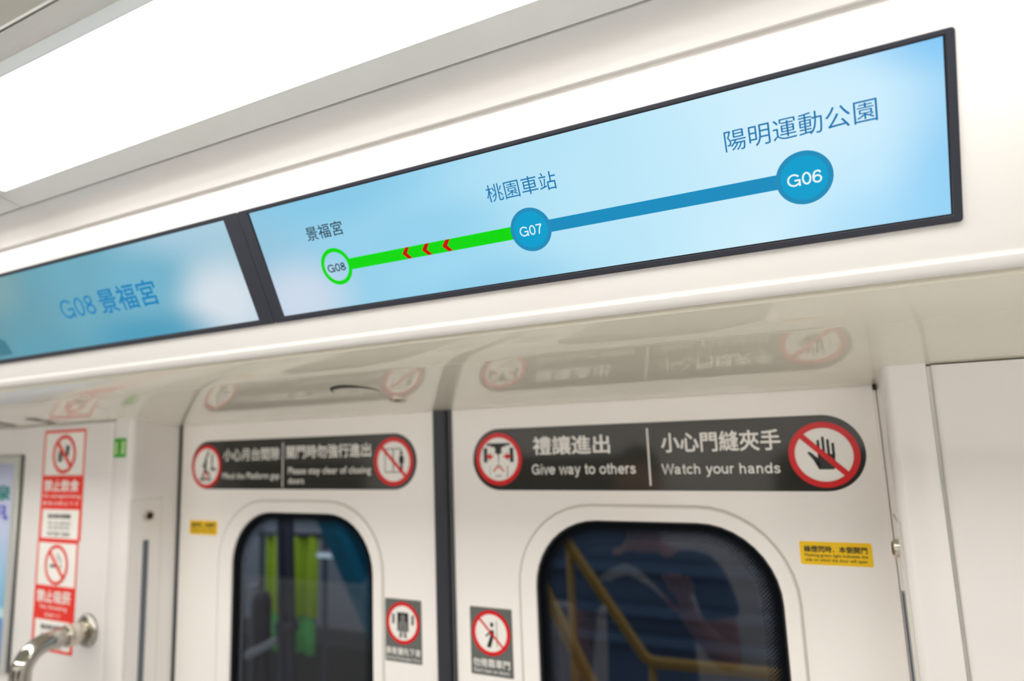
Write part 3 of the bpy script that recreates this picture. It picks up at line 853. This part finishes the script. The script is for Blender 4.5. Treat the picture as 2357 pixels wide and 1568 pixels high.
# green sticker on the doorway post
t = thing('exit_sticker', f_wall(0, 0), 'small green pictogram sticker on the post left of the doors', 'sticker')
slab('film', rect(-0.7574, 1.8385, -0.7168, 1.8788), 0.0, 0.0005, M['green'], t)
printed('pale_panel', [rect(-0.7535, 1.8450, -0.7440, 1.8700), rect(-0.7345, 1.8450, -0.7205, 1.8720)], 0.0007, mat('pale_green_ink', (178, 214, 150), 0.4), t)
printed('pictogram', [ellipse(-0.7385, 1.8600, 0.0062, 0.0100, 20), rect(-0.7420, 1.8440, -0.7380, 1.8560), stroke((-0.7390, 1.8650), (-0.7320, 1.8680), 0.003)], 0.0009, M['green'], t)

# framed poster at the left edge
t = thing('framed_poster', f_wall(0, 0), 'pale blue poster in a grey metal frame at the far left', 'poster')
px0, px1, pz0, pz1 = -1.62, -1.0960, 1.3670, 1.8490
holed('poster_frame', rect(px0, pz0, px1, pz1), rect(px0+0.024, pz0+0.014, px1-0.024, pz1-0.018), 0.0, 0.009, M['frame_grey'], t, 0.002)
slab('painted_shadow', rect(px0-0.002, pz0-0.003, px1+0.0035, pz1+0.002), 0.0, 0.003, M['dark_metal'], t)  # dark plate painting the shadow line around the frame
pm = bpy.data.materials.new('poster_print'); pm.use_nodes = True
nt = pm.node_tree; b = nt.nodes['Principled BSDF']; b.inputs['Roughness'].default_value = 0.25
tc = nt.nodes.new('ShaderNodeTexCoord'); sp = nt.nodes.new('ShaderNodeSeparateXYZ'); nt.links.new(tc.outputs['Object'], sp.inputs[0])
mr = nt.nodes.new('ShaderNodeMapRange'); mr.inputs['From Min'].default_value = pz0; mr.inputs['From Max'].default_value = pz1
nt.links.new(sp.outputs['Y'], mr.inputs['Value'])
cr = nt.nodes.new('ShaderNodeValToRGB'); nt.links.new(mr.outputs[0], cr.inputs['Fac'])
e = cr.color_ramp.elements
e[0].position, e[0].color = 0.0, lin((52, 104, 190)); e[1].position, e[1].color = 1.0, lin((150, 160, 190))
for p, c in ((0.235, (96, 150, 214)), (0.24, (190, 222, 228)), (0.27, (190, 222, 228)), (0.29, (120, 180, 214)), (0.45, (150, 192, 222)), (0.65, (190, 200, 230)), (0.85, (196, 200, 228))):
    q = e.new(p); q.color = lin(c)
nt.links.new(cr.outputs['Color'], b.inputs['Base Color'])
slab('print', rect(px0+0.020, pz0+0.010, px1-0.020, pz1-0.014), 0.002, 0.004, pm, t)
text('poster_title', '捷運綠線', -1.55, 1.745, -1.133, 1.782, 0.0045, mat('poster_green_ink', (20, 130, 120), 0.4), t, 0.02)
text('poster_title', '搭乘資訊', -1.55, 1.700, -1.138, 1.736, 0.0045, mat('poster_violet_ink', (80, 84, 190), 0.4), t, 0.02)

# ------------------------------------------------------------------ jamb covers with key locks
def jamb_cover(mtx, label):
    t = thing('jamb_cover', mtx, label, 'panel', 'lockable covers in the door jambs')
    slab('cover_plate', rrect(-0.0335, -1.20, 0.0335, 0.0, 0.003, 5), -0.002, 0.0014, M['wall'], t, 0.0006)
    holed('cover_gap', rect(-0.0352, -1.202, 0.0352, 0.0017), rect(-0.0330, -1.1995, 0.0330, -0.0006), -0.002, 0.0005, M['seam'], t)
    slab('signal_strip', rrect(-0.0058, -1.12, 0.0058, -0.0835, 0.002, 4), 0.0, 0.0034, M['slit'], t)
    lk = slab('key_lock', ellipse(0.003, -0.034, 0.0108, n=32), 0.0, 0.0070, M['satin'], t, 0.002)
    slab('lock_barrel', ellipse(0.003, -0.034, 0.0075, n=32), 0.0065, 0.0078, M['dark_metal'], lk)
    slab('key_slot', rrect(0.0020, -0.039, 0.0040, -0.029, 0.0009, 3), 0.0076, 0.0082, M['black'], lk)
    return t
jamb_cover(f_jamb_left(-0.0750, 1.7475), 'narrow white jamb cover with key lock left of the doors')
jamb_cover(f_jamb_right(-0.0750, 1.7380), 'jamb cover with key lock seen edge-on right of the doors')

# ------------------------------------------------------------------ steel grab rail at lower left
RX = -0.8135
t = thing('grab_rail', Matrix.Translation((0, 0, 0)), 'bent polished steel grab rail on the left wall', 'handrail')
pl = lambda a, b: (RX, a, b)
rb = 0.050
yv = -0.2385
pts = [(RX, -0.13, 1.4838), (RX, yv+rb, 1.4838)] + bend((yv+rb, 1.4838-rb), rb, PI/2, PI, 14, pl)[1:] + [(RX, yv, 0.90)] + bend((yv+rb, 0.90), rb, PI, 1.5*PI, 14, pl)[1:] + [(RX, -0.13, 0.90-rb)]
tube('rail_tube', pts, 0.0185, M['chrome'], t, 32)
for z in (1.4838, 0.90-rb):
    tube('socket', [(RX, -0.116, z), (RX, -0.158, z), (RX, -0.1605, z)], 0.0225, M['satin'], t, 32, radii=[0.0225, 0.0225, 0.0215])
    tube('flange', [(RX, -0.115, z), (RX, -0.119, z), (RX, -0.123, z), (RX, -0.1245, z)], 0.033, M['chrome'], t, 40, radii=[0.0335, 0.0335, 0.0300, 0.0235])

# ------------------------------------------------------------------ fittings in the soffit
def soffit_frame(x, y, z, slope):
    return frame((x, y, z), (1, 0, 0), (0, -1, slope)) @ Matrix.Rotation(PI, 4, 'X')
def on_soffit(x, y):
    for (a, za), (b, zb) in zip(soff, soff[1:]):
        if b <= y <= a and a-b > 0.004:
            s = (zb-za)/(a-b)
            return frame((x, y, za+(a-y)*s), (1, 0, 0), (0, 1, -s)), s
m, s = on_soffit(-0.012, -0.1205)
t = thing('soffit_camera', m, 'small round dark lens in the soffit above the left door', 'camera')
slab('lens_ring', ellipse(0, 0, 0.0140, n=32), -0.002, 0.0060, M['satin'], t, 0.002)
bm = bmesh.new(); bmesh.ops.create_uvsphere(bm, u_segments=24, v_segments=12, radius=0.0105)
for v in bm.verts: v.co.z = v.co.z*0.8 + 0.0050
bm_obj('lens', bm, M['ink'], t, smooth=True)
m, s = on_soffit(-0.040, -0.190)
t = thing('soffit_pull', m, 'dark crescent finger pull in the soffit beside the lens', 'pull')
arc_o = [(0.040*math.cos(a), 0.040*math.sin(a)) for a in [PI*i/20 for i in range(21)]]
arc_i = [(0.040*math.cos(a), 0.026*math.sin(a)) for a in [PI*i/20 for i in range(19, 0, -1)]]
m2 = slab('recess', [(x*1.0, -y) for x, y in (arc_o+arc_i)], -0.001, 0.0004, M['ink'], t)
m2.rotation_euler = (0, 0, math.radians(8))
m, s = on_soffit(-0.957, -0.157)
t = thing('soffit_latch', m, 'small dark latch in the soffit over the red stickers', 'latch')
slab('latch_body', rrect(-0.016, -0.026, 0.016, 0.026, 0.006, 5), -0.001, 0.0035, M['dark_metal'], t, 0.001)
slab('latch_button', ellipse(0.007, 0.006, 0.005, n=20), 0.003, 0.0050, M['satin'], t)
m, s = on_soffit(-1.118, -0.157)
t = thing('soffit_latch', m, 'dark latch in the soffit at the far left edge', 'latch')
slab('latch_body', rrect(-0.020, -0.024, 0.020, 0.024, 0.006, 5), -0.001, 0.0035, M['dark_metal'], t, 0.001)

# ------------------------------------------------------------------ outside, through the door windows
struct(box('ground', (-8, 0.30, -0.9), (5, 5.0, -0.8), M['soil']))
struct(box('wall_outside', (-1.75, 2.9, -0.8), (5, 3.0, 4.0), M['slate_out']))
struct(box('wall_outside_left', (-8, 3.6, -0.8), (-1.76, 3.7, 4.0), M['grey_out']))
for k, z in enumerate((0.62, 0.78, 1.02, 1.40)):
    struct(box('trim_%d' % (k+9), (-1.75, 2.84, z), (5, 2.905, z+0.05), M['ledge_out']))
YR = 1.0
t = thing('stair_railing', Matrix.Translation((0, 0, 0)), 'yellow stair railing outside the right door window, running level at the bottom', 'railing')
tube('handrail', [(-0.46, YR, 1.905), (-0.19, YR, 1.527), (0.055, YR, 1.184), (0.075, YR, 1.172), (0.10, YR, 1.170), (0.50, YR, 1.178), (1.2, YR, 1.178)], 0.0165, M['railing'], t, 16)
for x, z in ((-0.168, 1.49), (0.078, 1.17), (0.42, 1.175)):
    tube('baluster', [(x, YR, z), (x, YR, -0.8)], 0.0125, M['railing'], t, 14)
t = thing('stair_rail', Matrix.Translation((0, 0, 0)), 'thicker yellow sloping rail nearest the right door window', 'railing')
tube('handrail', [(-0.33, 0.68, 1.82), (0.27, 0.68, 0.72)], 0.017, M['railing'], t, 16)
tube('baluster', [(0.23, 0.68, 0.79), (0.23, 0.68, -0.8)], 0.0125, M['railing'], t, 14)
t = thing('hanging_banner', Matrix.Translation((0, 0, 0)), 'lime green banner seen through the left door window', 'banner')
def sheet(name, xz, y, m, parent, th=0.004, wav=0.02):
    bm = bmesh.new()
    x0, x1, z0, z1 = xz
    n = 24
    fr = [[bm.verts.new((x0+(x1-x0)*i/n, y+wav*math.sin(9*i/n*PI/1.5)+dy, z)) for i in range(n+1)] for z in (z0, z1) for dy in (0, th)]
    f0, b0, f1, b1 = fr
    for i in range(n):
        bm.faces.new((f0[i], f0[i+1], f1[i+1], f1[i])); bm.faces.new((b0[i+1], b0[i], b1[i], b1[i+1]))
        bm.faces.new((f1[i], f1[i+1], b1[i+1], b1[i])); bm.faces.new((f0[i+1], f0[i], b0[i], b0[i+1]))
    bmesh.ops.recalc_face_normals(bm, faces=bm.faces)
    return bm_obj(name, bm, m, parent, smooth=True)
sheet('upper_cloth', (-2.14, -1.78, 0.98, 1.372), 1.6, M['banner'], t)
sheet('lower_cloth', (-2.14, -1.80, 0.80, 0.98), 1.602, M['banner2'], t)
tube('banner_rod', [(-2.20, 1.6, 1.378), (-1.74, 1.6, 1.378)], 0.012, M['post'], t, 12)
for x in (-2.19, -1.75): tube('banner_leg', [(x, 1.62, 1.40), (x, 1.62, -0.8)], 0.012, M['post'], t, 12)
t = thing('column', Matrix.Translation((0, 0, 0)), 'dark round column outside the left door window', 'column')
tube('shaft', [(-1.43, 1.0, 2.4), (-1.38, 1.0, 1.15), (-1.33, 1.0, -0.8)], 0.034, M['post'], t, 20)
tube('collar', [(-1.381, 1.0, 1.16), (-1.379, 1.0, 1.12)], 0.046, M['post'], t, 20)
tube('side_arm', [(-1.39, 0.99, 1.10), (-1.53, 0.94, 1.03)], 0.016, M['pale_steel'], t, 14)
t = thing('bollard', Matrix.Translation((0, 0, 0)), 'short dark bollard low in the left door window', 'bollard')
tube('bollard_post', [(-1.52, 1.0, -0.8), (-1.52, 1.0, 1.22), (-1.52, 1.0, 1.25), (-1.52, 1.0, 1.265)], 0.04, M['post'], t, 20, radii=[0.04, 0.04, 0.032, 0.012])
tube('bollard_cap', [(-1.56, 1.0, 1.270), (-1.56, 1.0, 1.285)], 0.02, M['pale_steel'], t, 16)
t = thing('steel_brace', Matrix.Translation((0, 0, 0)), 'teal diagonal steel brace right of the green banner', 'brace')
def beam(name, a, b, w, h, m, parent):
    a = Vector(a); b = Vector(b); dz = (b-a).normalized(); sx = dz.cross(Vector((0, 1, 0))).normalized(); sy = dz.cross(sx)
    bm = bmesh.new()
    P = [p + sx*i*w/2 + sy*j*h/2 for p in (a, b) for i, j in ((-1, -1), (1, -1), (1, 1), (-1, 1))]
    v = [bm.verts.new(p) for p in P]
    for f in ((0, 1, 2, 3), (7, 6, 5, 4), (0, 4, 5, 1), (1, 5, 6, 2), (2, 6, 7, 3), (3, 7, 4, 0)): bm.faces.new([v[i] for i in f])
    bmesh.ops.recalc_face_normals(bm, faces=bm.faces)
    return bm_obj(name, bm, m, parent)
beam('brace_beam', (-1.56, 1.2, 1.88), (-0.74, 1.2, 0.52), 0.075, 0.06, M['teal'], t)
beam('brace_flange', (-1.52, 1.25, 1.90), (-0.70, 1.25, 0.54), 0.13, 0.012, M['teal'], t)
t = thing('steel_brace', Matrix.Translation((0, 0, 0)), 'second teal brace at the right edge of the left door window', 'brace')
beam('brace_beam', (-1.15, 1.2, 1.72), (-0.70, 1.2, 0.95), 0.05, 0.05, M['teal'], t)
struct(box('trim_13', (-8, 2.2, -0.8), (-1.76, 2.5, 0.62), M['dark_out']))
t = thing('wall_lamp', Matrix.Translation((0, 0, 0)), 'small bright lamp high in the left door window', 'lamp')
tube('lamp_body', [(-1.70, 1.52, 1.305), (-1.58, 1.52, 1.305)], 0.016, M['pale_steel'], t, 14)
tube('lamp_lens', [(-1.69, 1.506, 1.303), (-1.59, 1.506, 1.303)], 0.010, emit('lamp_glow', (190, 215, 235), 0.9), t, 14)

# ------------------------------------------------------------------ a passenger by the camera, mirrored in the right window
SKIN = mat('skin', (206, 150, 124), 0.5, noise=0.05, nscale=30)
SHIRT = mat('navy_cotton', (44, 60, 92), 0.8, noise=0.1, nscale=200)
DENIM = mat('dark_denim', (38, 42, 56), 0.85, noise=0.15, nscale=150)
HAIR = mat('black_hair', (22, 18, 16), 0.5, noise=0.3, nscale=120)
SHOE = mat('shoe_rubber', (210, 208, 202), 0.6)
def grown(name, verts, edges, m, parent, levels=2):
    """one continuous skin grown over joints: verts = (x, y, z, rx, ry)"""
    me = bpy.data.meshes.new(name)
    me.from_pydata([v[:3] for v in verts], edges, [])
    o = bpy.data.objects.new(name, me); link(o)
    sk = o.modifiers.new('skin', 'SKIN'); sk.use_smooth_shade = True; sk.branch_smoothing = 0.3
    if not me.skin_vertices: return o
    for i, v in enumerate(verts):
        me.skin_vertices[0].data[i].radius = (v[3], v[4] if len(v) > 4 else v[3])
        me.skin_vertices[0].data[i].use_root = (i == 0)
    sb = o.modifiers.new('sub', 'SUBSURF'); sb.levels = levels; sb.render_levels = levels
    dg = bpy.context.evaluated_depsgraph_get()
    out = bpy.data.meshes.new_from_object(o.evaluated_get(dg))
    bpy.data.objects.remove(o)
    r = mesh_obj(name, out, m, parent)
    for p in out.polygons: p.use_smooth = True
    return r
class Joints:
    def __init__(s): s.v = []; s.e = []
    def chain(s, start, pts):
        a = start
        for p in pts:
            s.v.append(p); i = len(s.v)-1
            if a is not None: s.e.append((a, i))
            a = i
        return a
px, py = 0.03, -1.16
person = thing('person', Matrix.Translation((px, py, 0)), 'person in navy T-shirt with white curved stripe, one hand raised, mirrored in right window', 'person')
J = Joints()
J.chain(None, [(0, 0, .96, .135, .095), (0, 0, 1.08, .125, .09), (0, .005, 1.22, .14, .10), (0, 0, 1.36, .15, .10)])
chest = 3
neck = J.chain(chest, [(0, .0, 1.46, .075, .065), (0, .012, 1.52, .052, .052), (0, .030, 1.575, .062, .070), (0, .030, 1.645, .074, .092), (0, .020, 1.715, .070, .085), (0, .015, 1.755, .045, .055)])
J.chain(7, [(0, .118, 1.640, .013), (0, .140, 1.628, .011)])                       # nose
J.chain(7, [(.082, .015, 1.650, .014, .022)]); J.chain(7, [(-.082, .015, 1.650, .014, .022)])   # ears
def fingers(wr, hand, d, side, palm_n):
    """palm chain then five unequal fingers, thumb leaving the side of the palm"""
    d = Vector(d).normalized(); n = Vector(palm_n).normalized(); w = d.cross(n).normalized()*side
    base = Vector(J.v[wr][:3])
    k = J.chain(wr, [tuple(base+d*.045) + (.024, .018), tuple(base+d*.085) + (.028, .016)])
    tip = base+d*.085
    for off, L in ((-.030, .066), (-.010, .076), (.010, .072), (.029, .056)):
        a = tip + w*off + d*.012
        J.chain(k, [tuple(a) + (.0088,), tuple(a+d*L*.45-n*L*.10) + (.0082,), tuple(a+d*L*.75-n*L*.30) + (.0076,), tuple(a+d*L*.95-n*L*.52) + (.0066,)])
    a = base + d*.035 - w*.032
    J.chain(wr+1 if False else k-1, [tuple(a) + (.0105,), tuple(a+d*.028-w*.014-n*.010) + (.0095,), tuple(a+d*.052-w*.014-n*.018) + (.008,)])
# right arm (towards +X) raised, left arm hanging
w1 = J.chain(chest, [(.10, 0, 1.42, .075, .065), (.185, -.005, 1.415, .058, .058), (.235, .03, 1.27, .047), (.255, .07, 1.15, .041), (.225, .16, 1.235, .038), (.185, .245, 1.315, .028)])
fingers(w1, None, (-.12, .35, .93), 1, (0, -.93, .35))
w2 = J.chain(chest, [(-.10, 0, 1.42, .075, .065), (-.185, -.005, 1.415, .058, .058), (-.225, -.01, 1.27, .047), (-.235, .0, 1.14, .041), (-.24, .04, 1.0, .036), (-.24, .075, .89, .027)])
fingers(w2, None, (0, .12, -1), 1, (1, 0, 0))
for sgn in (1, -1):
    J.chain(0, [(sgn*.085, 0, .88, .088, .09), (sgn*.095, .005, .68, .072), (sgn*.10, .01, .49, .056), (sgn*.10, -.01, .34, .055), (sgn*.10, -.02, .13, .038), (sgn*.10, -.02, .07, .040), (sgn*.105, .07, .035, .040, .028), (sgn*.11, .14, .025, .036, .022)])
grown('body', J.v, J.e, SKIN, person)
# T-shirt: torso and short sleeves over the body
T = Joints()
T.chain(None, [(0, 0, 1.36, .172, .122), (0, .0, 1.24, .165, .120), (0, .005, 1.10, .158, .118), (0, .0, .96, .166, .124), (0, .0, .92, .166, .124)])
T.chain(0, [(0, -.004, 1.445, .098, .082), (0, .0, 1.475, .078, .076)])
T.chain(0, [(.10, 0, 1.42, .088, .080), (.185, -.005, 1.412, .074, .074), (.225, .02, 1.31, .064), (.238, .035, 1.255, .064)])
T.chain(0, [(-.10, 0, 1.42, .088, .080), (-.185, -.005, 1.412, .074, .074), (-.218, -.01, 1.31, .064), (-.226, -.01, 1.245, .064)])
shirt = grown('t_shirt', T.v, T.e, SHIRT, person)
# the white curved stripe printed across the chest: laid onto the shirt by casting towards it
from mathutils.bvhtree import BVHTree
bvh = BVHTree.FromPolygons([v.co[:] for v in shirt.data.vertices], [p.vertices[:] for p in shirt.data.polygons])
bm = bmesh.new(); rows = []
N = 26
for i in range(N+1):
    t = i/N
    cx = -.155 + .25*t
    cz = 1.345 + .075*math.sin(min(1, t*1.05)*PI*0.62+0.18) - .18*max(0, t-.42)**1.25
    hw = .020*(math.sin(PI*min(1, t*.93+.07))**0.7)*(1-.45*t) + .002
    row = []
    for z in (cz-hw, cz, cz+hw):
        hit = bvh.ray_cast(Vector((cx, .6, z)), Vector((0, -1, 0)))[0]
        p = hit if hit is not None else Vector((cx, .12, z))
        row.append(bm.verts.new(p + Vector((0, .003, 0))))
    rows.append(row)
for a, b in zip(rows, rows[1:]):
    for k in range(2): bm.faces.new((a[k], a[k+1], b[k+1], b[k]))
bmesh.ops.recalc_face_normals(bm, faces=bm.faces)
st = bm_obj('white_stripe', bm, mat('white_print', (226, 228, 228), 0.6), shirt, 'white curved stripe', True)
Q = Joints()
Q.chain(None, [(0, 0, 1.07, .150, .115), (0, 0, 1.0, .156, .118), (0, 0, .93, .160, .120)])
for sgn in (1, -1):
    Q.chain(2, [(sgn*.085, 0, .86, .104, .106), (sgn*.095, .005, .68, .083), (sgn*.10, .01, .49, .070), (sgn*.10, -.008, .34, .068), (sgn*.10, -.02, .10, .060), (sgn*.10, -.02, .075, .060)])
grown('trousers', Q.v, Q.e, DENIM, person)
for sgn in (1, -1):
    K = Joints()
    K.chain(None, [(sgn*.10, -.045, .046, .044, .042), (sgn*.103, .03, .044, .046, .042), (sgn*.108, .11, .036, .046, .032), (sgn*.112, .165, .030, .036, .024)])
    grown('shoe', K.v, K.e, SHOE, person)
Hh = Joints()
Hh.chain(None, [(0, -.020, 1.60, .068, .062), (0, -.028, 1.66, .084, .080), (0, -.010, 1.72, .082, .090), (0, .012, 1.757, .064, .082), (0, .060, 1.755, .055, .030)])
grown('hair', Hh.v, Hh.e, HAIR, person)
eye_m = mat('eye_dark', (30, 24, 22), 0.2)
for sgn in (1, -1):
    bm = bmesh.new(); bmesh.ops.create_uvsphere(bm, u_segments=16, v_segments=10, radius=.009)
    for v in bm.verts: v.co = Vector((v.co.x*1.4+sgn*.031, v.co.y*.6+.117, v.co.z*.8+1.662))
    bm_obj('eye', bm, eye_m, person, smooth=True)
    bm = bmesh.new(); bmesh.ops.create_uvsphere(bm, u_segments=16, v_segments=8, radius=.009)
    for v in bm.verts: v.co = Vector((v.co.x*2.0+sgn*.032, v.co.y*.6+.116, v.co.z*.35+1.684))
    bm_obj('eyebrow', bm, HAIR, person, smooth=True)
bm = bmesh.new(); bmesh.ops.create_uvsphere(bm, u_segments=20, v_segments=10, radius=.010)
for v in bm.verts: v.co = Vector((v.co.x*2.3, v.co.y*.7+.104, v.co.z*.6+1.597))
bm_obj('mouth', bm, mat('lips', (176, 92, 88), 0.45), person, smooth=True)
